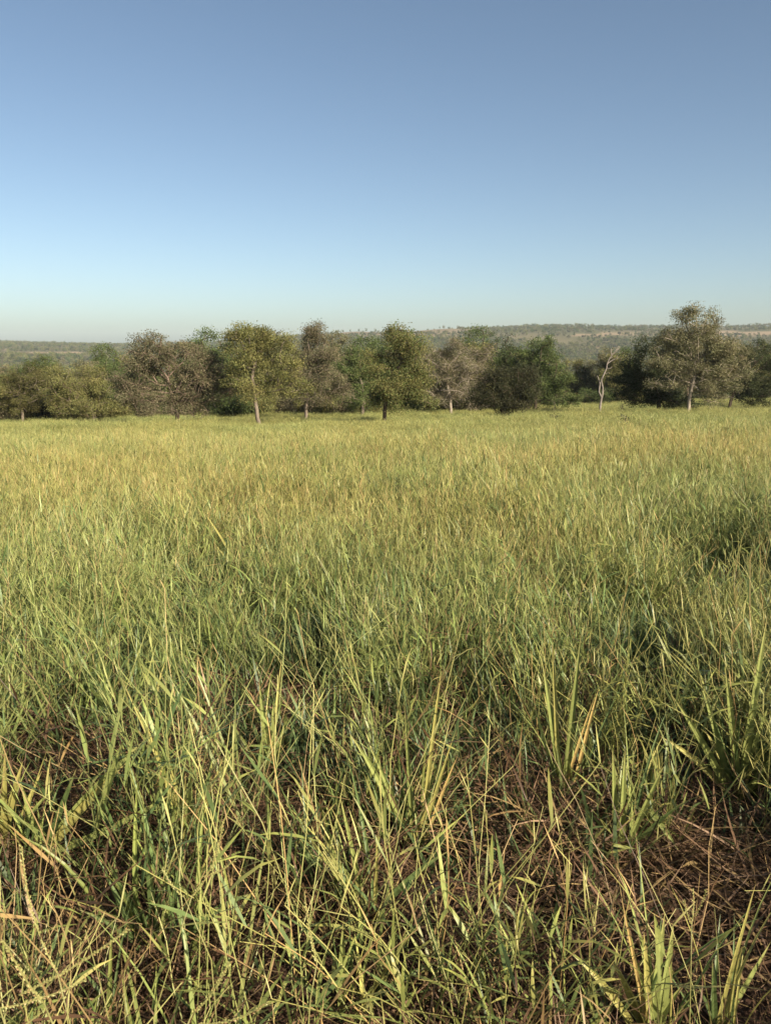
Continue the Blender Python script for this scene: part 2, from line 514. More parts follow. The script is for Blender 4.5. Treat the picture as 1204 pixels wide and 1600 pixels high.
for k, (lab, d, cx, cy, rx, ry, pal, bk) in enumerate(left):
    rg = np.random.RandomState(300 + k)
    lob = [(cx, cy, rx * 0.8, ry * 0.75), (cx - rx * 0.5, cy + ry * 0.3, rx * 0.6, ry * 0.6), (cx + rx * 0.5, cy + ry * 0.25, rx * 0.6, ry * 0.62), (cx + rg.uniform(-9, 9), cy - ry * 0.55, rx * 0.45, ry * 0.35), (cx, cy + ry * 0.75, rx * 0.8, ry * 0.4)]
    photo_tree('savanna_tree', lab, d, [(cx + 4, 655), (cx + 2, 635), (cx + rg.uniform(-6, 6), cy + 10), (cx, cy)], lob, 0.12, pal, bk,
               n_ends=140, per_end=80, leaf=0.15, seed=30 + k, twigs=1)

# the bare dead tree
DT = 57.0
e = None
rng = np.random.RandomState(9)
dp = [(936.5, 647), (937, 634), (938.5, 624), (940.5, 617), (941, 606), (938.5, 594), (943, 584), (947, 575), (947.5, 569), (951, 561), (955, 555), (961, 549), (967, 543)]
P = [at(x, y, DT) for x, y in dp]
gz = float(ground_z(P[0][0], DT)); P[0][2] = gz - 0.08
mb = MB()
rr = np.linspace(0.115, 0.028, len(P)) * rng.uniform(0.85, 1.15, len(P))
rr = rr * 0.8
B_DEAD = (0.19, 0.165, 0.14)
tube(mb, P, rr, B_DEAD, 7)
for br, r0 in [([(939, 621), (935, 612), (936.5, 600), (935, 594), (932.5, 587)], 0.09), ([(936.5, 600), (939, 593)], 0.07), ([(947.5, 569), (954, 564), (962, 560), (964, 556)], 0.06), ([(955, 555), (954, 550), (954.5, 544)], 0.05), ([(961, 549), (963, 543), (962, 538)], 0.03), ([(947, 575), (952, 576), (956, 573)], 0.03), ([(962, 560), (967, 561)], 0.025)]:
    Q = [at(x, y, DT + rng.uniform(-0.15, 0.15) * (i > 0)) for i, (x, y) in enumerate(br)]
    tube(mb, Q, np.linspace(r0 * 0.8, r0 * 0.3, len(Q)), B_DEAD, 6)
for q in range(16):                       # broken twigs
    k = rng.randint(4, len(P)); a = P[k] + (P[k - 1] - P[k]) * rng.uniform()
    dv = np.array([rng.normal(), rng.normal(), abs(rng.normal()) * 0.9]); dv /= np.linalg.norm(dv)
    b = a + dv * rng.uniform(0.2, 0.6)
    tube(mb, [a, (a + b) / 2 + rng.normal(size=3) * 0.05, b], [0.022, 0.015, 0.007], B_DEAD, 4)
e = empty('dead_tree', P[0])
mb.build('trunk', M_BARK, e, P[0], True)
tag(e, 'crooked leafless dead tree with pale bare forked trunk', 'tree')

# generic trees for the wood behind, copied singly
GEN = []
for k, (pal, bk, h, wd) in enumerate([(OLIVE, B_GREY, 6.2, 2.3), (GREEN, B_DARK, 6.8, 2.6), (DARK, B_DARK, 5.6, 2.5), (GREYPINK, B_PINK, 6.0, 2.2), (GREYOL, B_GREY, 6.6, 2.2), (GREEN, B_GREY, 5.0, 2.7)]):
    rg = np.random.RandomState(500 + k)
    z0 = h * 0.25
    trunk = [np.array([0, 0, -0.1]), np.array([rg.uniform(-.1, .1), rg.uniform(-.1, .1), h * 0.15]), np.array([rg.uniform(-.25, .25), rg.uniform(-.25, .25), h * 0.32]), np.array([rg.uniform(-.3, .3), rg.uniform(-.3, .3), h * 0.5])]
    lob = []
    for q in range(9):
        a = q * 2.4 + rg.uniform(0, .5)
        rr = wd * rg.uniform(0.4, 0.62)
        lob.append((np.array([math.cos(a) * wd * 0.5, math.sin(a) * wd * 0.5, h * rg.uniform(0.30, 0.74)]), np.array([rr, rr, rr * 0.85]) * rg.uniform(0.75, 1.15)))
    lob.append((np.array([0, 0, h * 0.82]), np.array([wd * 0.5, wd * 0.5, h * 0.17])))
    wood, lv = tree_mesh(rg, trunk, 0.14, lob, 130, 60, 0.18, pal, bk, twigs=0)
    GEN.append((wood.mesh('trunk', M_BARK, smooth=True), lv.mesh('crown', M_LEAF)))
GNAME = ['olive', 'leafy green', 'dark green', 'brownish grey', 'grey olive', 'low green']
proto = []
for k, (wm, lm) in enumerate(GEN):
    e = empty('savanna_tree', (0, 0, 0))
    t = bpy.data.objects.new('trunk', wm); COL.objects.link(t); t.parent = e
    c = bpy.data.objects.new('crown', lm); COL.objects.link(c); c.parent = e
    proto.append(e)
used = [False] * len(proto)


def place_generic(k, x, y, s, rz, label, group):
    if not used[k]:
        e = proto[k]; used[k] = True
    else:
        e = proto[k].copy(); COL.objects.link(e)
        for ch in proto[k].children:
            c = ch.copy(); COL.objects.link(c); c.parent = e
    e.location = (x, y, float(ground_z(x, y)) - 0.05)
    e.rotation_euler = (0, 0, rz)
    e.scale = (s, s, s * random.uniform(0.92, 1.08))
    tag(e, label, 'tree', group)


FRONT = [(-0.62, 'end of the thicket'), (-0.46, 'yellowish olive thicket tree'), (-0.40, 'pale forked thicket tree'), (-0.34, 'round olive bush tree'), (-0.26, 'wide pink twig tree'), (-0.16, 'tall olive tree'),
         (-0.10, 'slender greyish pink tree'), (-0.03, 'straight grey trunk'), (0.01, 'rounded olive tree'), (0.07, 'white trunk tree'), (0.11, 'leaning pale stem'), (0.15, 'dark low bush'), (0.19, 'bright leafy tree'),
         (0.27, 'leafless dead tree'), (0.34, 'large dense dark tree'), (0.39, 'tallest tree'), (0.46, 'leaning black trunk'), (0.56, 'green wide fieldside tree')]


def neighbour(x, y):
    u = x / y
    return min(FRONT, key=lambda f: abs(f[0] - u))[1]


random.seed(4)
# second rank, 68-105 m: fills between the front trees
spots = []
for row, (d0, d1, n, sc) in enumerate([(72, 82, 38, (1.05, 1.3)), (84, 102, 42, (1.2, 1.5)), (108, 140, 38, (1.15, 1.45)), (142, 200, 30, (0.9, 1.15)), (205, 300, 34, (0.9, 1.2))]):
    for q in range(n):
        u = -0.68 + 1.36 * (q + random.uniform(0.15, 0.85)) / n
        d = random.uniform(d0, d1)
        if row == 0 and u > 0.2: continue
        if row <= 1 and 0.2 < u < 0.62: d = random.uniform(108, 125)
        s = random.uniform(*sc) * (0.78 if u < -0.27 and row < 3 else 1.0)
        spots.append((u * d, d, s, row))
for (x, y, s, row) in spots:
    k = random.choice([0, 1, 1, 2, 3, 4, 5, 0])
    if row < 2:
        lab = GNAME[k] + ' tree in the second rank behind the ' + neighbour(x, y); grp = lab.replace(' tree in', ' trees in', 1)
    else:
        lab = GNAME[k] + ' tree of the valley wood far behind the ' + neighbour(x, y); grp = lab.replace(' tree of', ' trees of', 1)
    place_generic(k, x, y, s, random.uniform(0, 6.28), lab, grp)

# low bushes standing under and between the trees
BUSH = []
for k, (pal, bk) in enumerate([(GREEN, B_DARK), (OLIVE, B_GREY), (GREYPINK, B_PINK), (DARK, B_DARK)]):
    rg = np.random.RandomState(560 + k)
    lob = [(np.array([rg.uniform(-.7, .7), rg.uniform(-.7, .7), rg.uniform(0.7, 1.5)]), np.array([.8, .8, .7]) * rg.uniform(0.8, 1.1)) for q in range(4)]
    wood, lv = tree_mesh(rg, [np.array([0, 0, -.1]), np.array([.05, 0, .3]), np.array([0, .08, .6])], 0.06, lob, 55, 60, 0.15, pal, bk, r_tip=0.012)
    BUSH.append((wood.mesh('trunk', M_BARK, smooth=True), lv.mesh('crown', M_LEAF)))
BN = ['leafy green', 'olive', 'brown twiggy', 'dark green']
for q in range(64):
    u = -0.62 + 0.98 * (q + random.uniform(0, 1)) / 64
    d = random.uniform(68, 78) if u < 0.05 else random.uniform(74, 90)
    if u > 0.2: d = random.uniform(105, 112)
    k = random.choice([0, 0, 1, 1, 2, 3])
    x, y = u * d, d
    e = empty('savanna_bush', (x, y, float(ground_z(x, y))), random.uniform(0, 6.28))
    s = random.uniform(0.8, 1.35); e.scale = (s * 1.15, s * 1.15, s)
    for nm, me in zip(('trunk', 'crown'), BUSH[k]):
        c = bpy.data.objects.new(nm, me); COL.objects.link(c); c.parent = e
    lab = BN[k] + ' low bush growing behind the ' + neighbour(x, y)
    tag(e, lab, 'bush', lab.replace(' bush ', ' bushes ', 1))

# ------------------------------------------------------------------ scattered stuff by geometry nodes
LIB = {}


def scatter(name, meshes, P, rot, scl, idx, vary, label, cat):
    """ONE object of uncountable stuff: small meshes set on given points"""
    lib = bpy.data.collections.new(name + '_sources')
    for i, me in enumerate(meshes):
        lib.objects.link(bpy.data.objects.new('%s_source_%03d' % (name, i), me))
    me = bpy.data.meshes.new(name)
    n = len(P)
    me.vertices.add(n)
    me.vertices.foreach_set('co', np.asarray(P, np.float32).ravel())
    for nm, ty, key, val in [('rot', 'FLOAT_VECTOR', 'vector', rot), ('scl', 'FLOAT_VECTOR', 'vector', scl), ('vary', 'FLOAT_VECTOR', 'vector', vary), ('idx', 'INT', 'value', idx)]:
        a = me.attributes.new(nm, ty, 'POINT')
        a.data.foreach_set(key, np.asarray(val, np.int32 if ty == 'INT' else np.float32).ravel())
    o = bpy.data.objects.new(name, me)
    COL.objects.link(o)
    g = bpy.data.node_groups.new(name, 'GeometryNodeTree')
    g.interface.new_socket('Geometry', in_out='INPUT', socket_type='NodeSocketGeometry')
    g.interface.new_socket('Geometry', in_out='OUTPUT', socket_type='NodeSocketGeometry')
    N, L = g.nodes, g.links
    gi, go = N.new('NodeGroupInput'), N.new('NodeGroupOutput')
    ip = N.new('GeometryNodeInstanceOnPoints')
    ci = N.new('GeometryNodeCollectionInfo')
    ci.inputs['Collection'].default_value = lib
    ci.inputs['Separate Children'].default_value = True
    ci.inputs['Reset Children'].default_value = True
    ip.inputs['Pick Instance'].default_value = True

    def named(nm, ty):
        a = N.new('GeometryNodeInputNamedAttribute'); a.data_type = ty; a.inputs['Name'].default_value = nm
        return a.outputs['Attribute']
    er = N.new('FunctionNodeEulerToRotation')
    L.new(named('rot', 'FLOAT_VECTOR'), er.inputs[0])
    L.new(gi.outputs[0], ip.inputs['Points'])
    L.new(ci.outputs[0], ip.inputs['Instance'])
    L.new(named('idx', 'INT'), ip.inputs['Instance Index'])
    L.new(er.outputs[0], ip.inputs['Rotation'])
    L.new(named('scl', 'FLOAT_VECTOR'), ip.inputs['Scale'])
    L.new(ip.outputs[0], go.inputs[0])
    md = o.modifiers.new('scatter', 'NODES')
    md.node_group = g
    tag(o, label, cat, kind='stuff')
    return o


# far wood on the hills
rng = np.random.RandomState(77)
far_src = []
for k in range(7):
    mbk = MB()
    rg = np.random.RandomState(900 + k)
    h = rg.uniform(5, 7.5); wd = rg.uniform(2.0, 3.2)
    tube(mbk, [(0, 0, -0.5), (0, 0, h * 0.5)], [0.2, 0.12], B_GREY, 4)
    cs = []
    for q in range(9):
        a = rg.uniform(0, 6.28)
        c = np.array([math.cos(a) * wd * 0.55, math.sin(a) * wd * 0.55, h * rg.uniform(0.35, 0.85)])
        cs.append(c + rg.normal(size=(26, 3)) * wd * 0.24)
    pal = [np.array(p) * 1.0 for p in [OLIVE, GREEN, DARK, GREYPINK, GREYOL, GREEN, OLIVE][k]]
    leaf_faces(mbk, rg, np.concatenate(cs), 0.75, pal, 0.7)
    far_src.append(mbk.mesh('far_tree', M_FARLEAF))
N0 = 60000
r = np.sqrt(rng.uniform(300 ** 2, 3300 ** 2, N0))
r[: N0 // 3] = rng.uniform(300, 1400, N0 // 3)
a = rng.uniform(-0.66, 0.66, N0)
X, Y = r * np.sin(a), r * np.cos(a)
dens = vnoise(X, Y, 150, 21) * 0.55 + vnoise(X, Y, 55, 22) * 0.45
Z = ground_z(X, Y)
P3 = np.stack([X, Y, Z - 0.1], 1)
D = np.interp(X / Y, _ra, _rd)
slope_up = sstep(0.75, 0.95, r / D)
keep = rng.uniform(size=N0) < sstep(0.30, 0.55, dens + 0.16 * (1 - slope_up)) * (1 - 0.55 * slope_up) + 0.03
keep &= ~(in_clear(P3) & (rng.uniform(size=N0) > 0.02))
# a belt of trees along the ridge
ridge = (np.abs(r / D - 1.0) < 0.045) & (rng.uniform(size=N0) < np.interp(X / Y, [-0.5, -0.05, 0.04, 0.22], [0.4, 0.15, 0.2, 0.85]))
keep |= ridge
open_ridge = (X / Y > -0.06) & (X / Y < 0.09) & (r > D * 0.80)
keep &= ~(open_ridge & (rng.uniform(size=N0) > 0.09))
keep &= (r < D * 1.12)
P3 = P3[keep]; n = len(P3)
s = rng.uniform(0.7, 1.35, n)
v = rng.uniform(0.58, 0.95, (n, 1)) * np.ones((n, 3)) * np.array([0.95, 0.95, 0.95])
scatter('hill_woodland', far_src, P3, np.stack([np.zeros(n), np.zeros(n), rng.uniform(0, 6.28, n)], 1), np.stack([s * 1.1, s * 1.1, s], 1), rng.randint(0, 7, n), v,
        'far scrubby woodland covering the valley and hills', 'woodland')
print('far trees', n)

# ------------------------------------------------------------------ grass
C_GREEN = np.array([0.195, 0.230, 0.072])
C_DEEP = np.array([0.090, 0.130, 0.048])
C_YEL = np.array([0.40, 0.38, 0.14])
C_STRAW = np.array([0.46, 0.32, 0.14])
C_BROWN = np.array([0.112, 0.066, 0.037])


def blade(mb, base, az, lean, length, width, curve, c0, c1, nseg=4, twist=0.0, fold=False, rng=None, wprof=None):
    """a curved tapering blade; angles are from the vertical"""
    t = np.linspace(0, 1, nseg + 1)
    th = lean + curve * t ** 1.4
    step = length / nseg
    dz = np.cos(th) * step; dr = np.sin(th) * step
    zz = np.concatenate([[0], np.cumsum(dz[:-1])]); rrr = np.concatenate([[0], np.cumsum(dr[:-1])])
    ca, sa = math.cos(az), math.sin(az)
    P = np.stack([base[0] + rrr * ca, base[1] + rrr * sa, base[2] + zz], 1)
    wv = width * np.clip(np.minimum(0.45 + t * 2.2, 1.0) * (1 - t ** 2.2) + 0.02, 0.02, 1)
    tw = twist * t
    side = np.stack([-sa * np.cos(tw), ca * np.cos(tw), np.sin(tw)], 1)
    cc = c0[None] * (1 - t[:, None]) + c1[None] * t[:, None]
    if fold:
        nrm = np.stack([-np.cos(th) * ca, -np.cos(th) * sa, np.sin(th)], 1)
        Lf = P - side * wv[:, None] * 0.5 + nrm * wv[:, None] * 0.18
        Rt = P + side * wv[:, None] * 0.5 + nrm * wv[:, None] * 0.18
        V = np.stack([Lf, P, Rt], 1).reshape(-1, 3)
        Cc = np.repeat(cc, 3, axis=0); Cc[1::3] *= 1.15
        f = []
        for i in range(nseg):
            f += [(3 * i, 3 * i + 1, 3 * i + 4, 3 * i + 3), (3 * i + 1, 3 * i + 2, 3 * i + 5, 3 * i + 4)]
    else:
        V = np.stack([P - side * wv[:, None] * 0.5, P + side * wv[:, None] * 0.5], 1).reshape(-1, 3)
        Cc = np.repeat(cc, 2, axis=0)
        f = [(2 * i, 2 * i + 1, 2 * i + 3, 2 * i + 2) for i in range(nseg)]
    mb.add(V, f, Cc)
    return P


def stem(mb, rg, base, az, lean, length, r, c0, c1, leaves=3, heads=2, leaf_len=(0.08, 0.22), leaf_w=(0.005, 0.010), lc=None):
    t = np.linspace(0, 1, 5)
    th = lean + rg.uniform(-0.1, 0.45) * t
    st = length / 4
    rrr = np.concatenate([[0], np.cumsum(np.sin(th[:-1]) * st)]); zz = np.concatenate([[0], np.cumsum(np.cos(th[:-1]) * st)])
    ca, sa = math.cos(az), math.sin(az)
    P = np.stack([base[0] + rrr * ca, base[1] + rrr * sa, base[2] + zz], 1)
    P[1:4] += rg.normal(size=(3, 3)) * length * 0.012
    cc = c0[None] * (1 - t[:, None]) + c1[None] * t[:, None]
    tube(mb, P, np.linspace(r, r * 0.5, 5), cc, 3, cap=False)
    for _ in range(leaves):
        q = rg.uniform(0.15, 0.8)
        b = np.array([np.interp(q, t, P[:, i]) for i in range(3)])
        col = lc[rg.randint(len(lc))] * rg.uniform(0.8, 1.2)
        blade(mb, b, rg.uniform(0, 6.28), rg.uniform(0.3, 1.35), rg.uniform(*leaf_len), rg.uniform(*leaf_w), rg.uniform(0.0, 1.1), col, col * np.array([1.25, 1.12, 0.95]), 3, rg.uniform(-1, 1))
    for h in range(heads):
        q = 1 - 0.09 * h
        b = np.array([np.interp(q, t, P[:, i]) for i in range(3)])
        blade(mb, b, rg.uniform(0, 6.28), rg.uniform(0.3, 1.2), rg.uniform(0.05, 0.11), rg.uniform(0.003, 0.0055), rg.uniform(0, 0.7), c1 * 1.05, c1 * 1.1, 2, 0.4)
    return P


def clump(seed, kind, R=0.17, n=24, thick=1.0):
    rg = np.random.RandomState(seed)
    mb = MB()
    GL = [C_GREEN, C_GREEN * 0.5 + C_YEL * 0.35, C_DEEP * 1.2, C_GREEN * 1.15]
    for i in range(n):
        rr = R * math.sqrt(rg.uniform()); a = rg.uniform(0, 6.28)
        b = (rr * math.cos(a), rr * math.sin(a), -0.02)
        az = rg.uniform(0, 6.28)
        if kind == 'fine':
            ln = rg.uniform(0.42, 0.86)
            dry = rg.uniform() < 0.13
            c0 = (C_STRAW * 0.7 if dry else C_GREEN * 0.75)
            c1 = (C_STRAW if dry else C_YEL * rg.uniform(0.75, 1.1))
            stem(mb, rg, b, az, abs(rg.normal(0, 0.48)), ln, 0.0019 * thick, c0, c1, leaves=rg.randint(3, 7), heads=rg.randint(1, 4), leaf_len=(0.06, 0.20), leaf_w=(0.006 * thick, 0.014 * thick), lc=GL)
            if i % 3 == 0:
                c = GL[rg.randint(4)]
                blade(mb, b, rg.uniform(0, 6.28), rg.uniform(0.05, 0.5), rg.uniform(0.3, 0.6), rg.uniform(0.007, 0.013) * thick, rg.uniform(0.1, 1.0), c * 0.8, c * 1.2, 5, rg.uniform(-0.6, 0.6))
        elif kind == 'leafy':
            c = [C_DEEP, C_GREEN, C_GREEN * 0.8, C_DEEP * 1.4][rg.randint(4)] * rg.uniform(0.85, 1.15)
            blade(mb, b, az, abs(rg.normal(0.15, 0.25)), rg.uniform(0.28, 0.62), rg.uniform(0.011, 0.024) * thick, rg.uniform(0.1, 1.3), c, c * np.array([1.35, 1.2, 1.0]), 6, rg.uniform(-0.7, 0.7), fold=True)
        elif kind == 'under':
            c = [C_DEEP * 0.8, C_DEEP, C_GREEN * 0.55, C_DEEP * 1.2][rg.randint(4)] * rg.uniform(0.8, 1.15)
            blade(mb, b, az, rg.uniform(0.05, 1.0), rg.uniform(0.14, 0.34), rg.uniform(0.008, 0.018) * thick, rg.uniform(0.0, 1.2), c * 0.8, c * 1.2, 4, rg.uniform(-0.8, 0.8))
        elif kind == 'dry':
            c = [C_STRAW * 0.8, C_STRAW * 0.55 + C_BROWN * 0.3, C_YEL * 0.85, C_BROWN][rg.randint(4)] * rg.uniform(0.7, 1.15)
            if i % 2:
                stem(mb, rg, b, az, rg.uniform(0.05, 1.1), rg.uniform(0.35, 0.8), 0.0019 * thick, c, c * 1.2, leaves=2, heads=rg.randint(0, 2), lc=[c, C_BROWN * 1.2])
            else:
                blade(mb, b, az, rg.uniform(0.1, 1.3), rg.uniform(0.15, 0.45), rg.uniform(0.004, 0.010) * thick, rg.uniform(0, 1.6), c, c * 1.15, 5, rg.uniform(-2, 2))
        elif kind == 'far':
            ln = rg.uniform(0.35, 0.8)
            dry = rg.uniform() < 0.05
            c0 = C_GREEN * 0.85
            c1 = (C_STRAW if dry else C_YEL * rg.uniform(0.8, 1.12))
            if i % 3:                       # the tangle of small leaves and seed sprays near the top
                for q in range(4):
                    rr2 = R * math.sqrt(rg.uniform()); a2 = rg.uniform(0, 6.28)
                    cl = [C_YEL, C_YEL * 0.9, C_GREEN, C_GREEN * 0.6 + C_YEL * 0.4, C_GREEN * 0.8][rg.randint(5)] * rg.uniform(0.8, 1.15)
                    blade(mb, (rr2 * math.cos(a2), rr2 * math.sin(a2), rg.triangular(0.1, 0.5, 0.66)), rg.uniform(0, 6.28), rg.uniform(0.1, 1.7), rg.uniform(0.07, 0.2), rg.uniform(0.005, 0.011) * thick, rg.uniform(0, 0.8), cl, cl * 1.1, 2, rg.uniform(-1, 1))
                continue
            P = blade(mb, b, az, abs(rg.normal(0, 0.52)), ln, rg.uniform(0.006, 0.013) * thick, rg.uniform(-0.1, 0.7), c0, c1, 3, rg.uniform(-1, 1))
            for q in range(4):
                cl = GL[rg.randint(4)]
                pt = P[rg.randint(1, 4)]
                blade(mb, pt, rg.uniform(0, 6.28), rg.uniform(0.3, 1.45), rg.uniform(0.06, 0.16), rg.uniform(0.006, 0.011) * thick, rg.uniform(0, 0.8), cl, c1 * 0.9, 2, rg.uniform(-1, 1))
    return mb


def litter(seed):
    rg = np.random.RandomState(seed)
    mb = MB()
    for i in range(120):
        b = (rg.uniform(-0.22, 0.22), rg.uniform(-0.22, 0.22), rg.uniform(0.0, 0.07))
        c = [C_BROWN, C_BROWN * 1.3, C_STRAW * 0.5, C_BROWN * 0.6, np.array([0.19, 0.125, 0.08])][rg.randint(5)] * rg.uniform(0.7, 1.2)
        blade(mb, b, rg.uniform(0, 6.28), rg.uniform(1.0, 1.8), rg.uniform(0.05, 0.36), 0.002 + 0.009 * rg.uniform() ** 2, rg.uniform(-1.1, 0.9), c, c * 1.1, 5, rg.uniform(-2.5, 2.5))
    return mb


fine_m = [clump(1000 + k, 'fine').mesh('grass_fine', M_GRASS) for k in range(10)]
leafy_m = [clump(1100 + k, 'leafy', n=20).mesh('grass_leafy', M_GRASS) for k in range(7)]
under_m = [clump(1150 + k, 'under', R=0.22, n=44).mesh('grass_under', M_GRASS) for k in range(5)]
dry_m = [clump(1200 + k, 'dry', n=22).mesh('grass_dry', M_GRASS) for k in range(6)]
far_m = [clump(1300 + k, 'far', R=0.32, n=90, thick=0.9).mesh('grass_far', M_GRASS) for k in range(8)]
litter_m = [litter(1400 + k).mesh('litter', M_STRAW) for k in range(6)]

def ground_at(px, py, lift_=0.0):
    a, b = (px - 602) / F, (800 - py) / F
    d = np.array([a, cp + b * sp_, -sp_ + b * cp])
    o = np.array([0, 0, EYE])
    t = 0.3
    while t < 200:
        p = o + d * t
        if p[2] <= ground_z(p[0], p[1]) + lift_: return p
        t += 0.01
    return p


# dark hollows where the grass is low and leafy: (x, y, half width, half length)
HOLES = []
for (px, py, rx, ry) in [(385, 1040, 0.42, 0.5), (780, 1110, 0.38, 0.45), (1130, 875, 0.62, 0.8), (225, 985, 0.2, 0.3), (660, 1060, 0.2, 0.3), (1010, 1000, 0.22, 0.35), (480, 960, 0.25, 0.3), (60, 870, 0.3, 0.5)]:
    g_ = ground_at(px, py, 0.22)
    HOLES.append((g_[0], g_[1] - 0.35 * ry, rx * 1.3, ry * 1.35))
TUFT_FEET = [(882, 1255), (1150, 1250), (62, 1345), (12, 1330), (968, 1340), (1012, 1640), (650, 1330), (420, 1215), (1120, 1620)]
TUFTS = []
for (px, py) in TUFT_FEET:
    g_ = ground_at(px, py)
    big = (px, py) in TUFT_FEET[:4]
    TUFTS.append((g_[0] * 0.92, g_[1] - 0.30, 0.27, 0.46) if big else (g_[0] * 0.95, g_[1] - 0.16, 0.2, 0.30))


def gaps(x, y):
    """uneven stand: the grass grows in clumps with gaps between"""
    return 0.35 + 0.65 * sstep(0.25, 0.45, vnoise(x, y, 0.42, 61))



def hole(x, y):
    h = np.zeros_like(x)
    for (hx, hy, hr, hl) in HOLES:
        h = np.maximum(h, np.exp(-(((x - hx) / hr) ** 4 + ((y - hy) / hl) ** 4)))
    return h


def at_tuft(x, y):
    h = np.zeros_like(x)
    for (hx, hy, hr, hl) in TUFTS:
        h = np.maximum(h, np.exp(-(((x - hx) / hr) ** 4 + ((y - hy) / hl) ** 4)))
    return h


def wedge(rng, r0, r1, dens, half=0.70, back=2.6):
    """even points over a fan that starts a little behind the camera, so that it also covers its sides"""
    R1 = r1 + back
    n = int(half * R1 ** 2 * dens)
    r = R1 * np.sqrt(rng.uniform(0, 1, n)); a = rng.uniform(-half, half, n)
    x, y = r * np.sin(a), r * np.cos(a) - back
    r = np.hypot(x, y)
    k = (r > r0) & (r < r1)
    return x[k], y[k], r[k]


rng = np.random.RandomState(31)
allP, allR, allS, allI, allV = [], [], [], [], []
o_f, o_l, o_d, o_far = 0, len(fine_m), len(fine_m) + len(leafy_m), len(fine_m) + len(leafy_m) + len(dry_m)


def put(x, y, idx, sc, vary, tilt=0.12):
    n = len(x)
    allP.append(np.stack([x, y, ground_z(x, y)], 1))
    allR.append(np.stack([rng.normal(0, tilt, n), rng.normal(0, tilt, n), rng.uniform(0, 6.28, n)], 1))
    allS.append(np.stack([sc, sc, sc], 1) if np.ndim(sc) == 1 else sc)
    allI.append(idx); allV.append(vary)


def patch_tint(x, y):
    """golden and green patches of the pasture itself"""
    g = vnoise(x, y, 5.0, 31) * 0.6 + vnoise(x, y, 1.7, 32) * 0.4
    k = sstep(0.35, 0.68, g * (1 - 0.6 * sstep(10, 30, y)) + 0.6 * 0.56 * sstep(10, 30, y))[:, None]
    return (1 - k) * np.array([0.90, 0.98, 0.95]) + k * np.array([1.06, 1.01, 0.95])


# near and middle: fine stalks; extra behind the camera, added to shade the foreground
x, y, r = wedge(rng, 0.75, 26, 17)
keepm = rng.uniform(size=len(x)) < np.interp(r, [0.7, 1.4, 2.2, 3.0, 12, 26], [0.12, 0.22, 0.72, 1.0, 1.0, 0.9]) * (1 - 0.95 * hole(x, y)) * gaps(x, y) * (1 - 0.9 * at_tuft(x, y)) + 0.9 * sstep(0.2, -0.4, y)
x, y, r = x[keepm], y[keepm], r[keepm]
sc = rng.uniform(0.75, 1.15, len(x)) * np.interp(r, [0.7, 2.2, 3.0], [0.72, 0.95, 1.05]) * (0.72 + 0.5 * vnoise(x, y, 1.5, 41)) * (1 - 0.35 * hole(x, y)) * (1 + 0.6 * sstep(0.1, -0.5, y))  # unseen stalks behind the camera made taller so their shadows reach the view
put(x, y, o_f + rng.randint(0, len(fine_m), len(x)), sc, patch_tint(x, y) * rng.uniform(0.85, 1.15, (len(x), 1)))
# leafy undergrowth
x, y, r = wedge(rng, 0.8, 26, 9)
keepm = rng.uniform(size=len(x)) < np.interp(r, [0.7, 1.6, 2.4, 3.2, 26], [0.12, 0.16, 0.5, 0.9, 0.6]) * (1 - 0.9 * at_tuft(x, y)) + 0.5 * hole(x, y)
x, y, r = x[keepm], y[keepm], r[keepm]
sc = rng.uniform(0.6, 1.0, len(x)) * (1 - 0.45 * hole(x, y))
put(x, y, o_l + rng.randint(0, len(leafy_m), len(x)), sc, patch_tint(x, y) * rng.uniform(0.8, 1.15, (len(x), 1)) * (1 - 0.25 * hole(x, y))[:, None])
# dry straw, thick in the foreground
x, y, r = wedge(rng, 0.7, 22, 10)
keepm = rng.uniform(size=len(x)) < np.interp(r, [0.7, 2.3, 3.2, 5, 22], [1.0, 0.95, 0.45, 0.10, 0.05]) + 0.22 * sstep(0.72, 0.85, vnoise(x, y, 1.4, 51))
keepm &= rng.uniform(size=len(x)) > np.maximum(hole(x, y), 0.6 * at_tuft(x, y))
x, y, r = x[keepm], y[keepm], r[keepm]
sc = rng.uniform(0.6, 1.05, len(x)) * np.interp(r, [1.0, 2.5, 3.5], [1.0, 1.15, 1.0])
put(x, y, o_d + rng.randint(0, len(dry_m), len(x)), sc, np.ones((len(x), 3)) * rng.uniform(0.75, 1.15, (len(x), 1)), 0.2)
# low green growth that closes the stand beneath the stalks
x, y, r = wedge(rng, 1.5, 15, 15)
keepm = rng.uniform(size=len(x)) < np.interp(r, [1.5, 2.2, 2.6, 3.0], [0.0, 0.06, 0.5, 1.0])
x, y, r = x[keepm], y[keepm], r[keepm]
put(x, y, o_far + len(far_m) + rng.randint(0, len(under_m), len(x)), rng.uniform(0.7, 1.15, len(x)), np.ones((len(x), 3)) * rng.uniform(0.75, 1.1, (len(x), 1)))
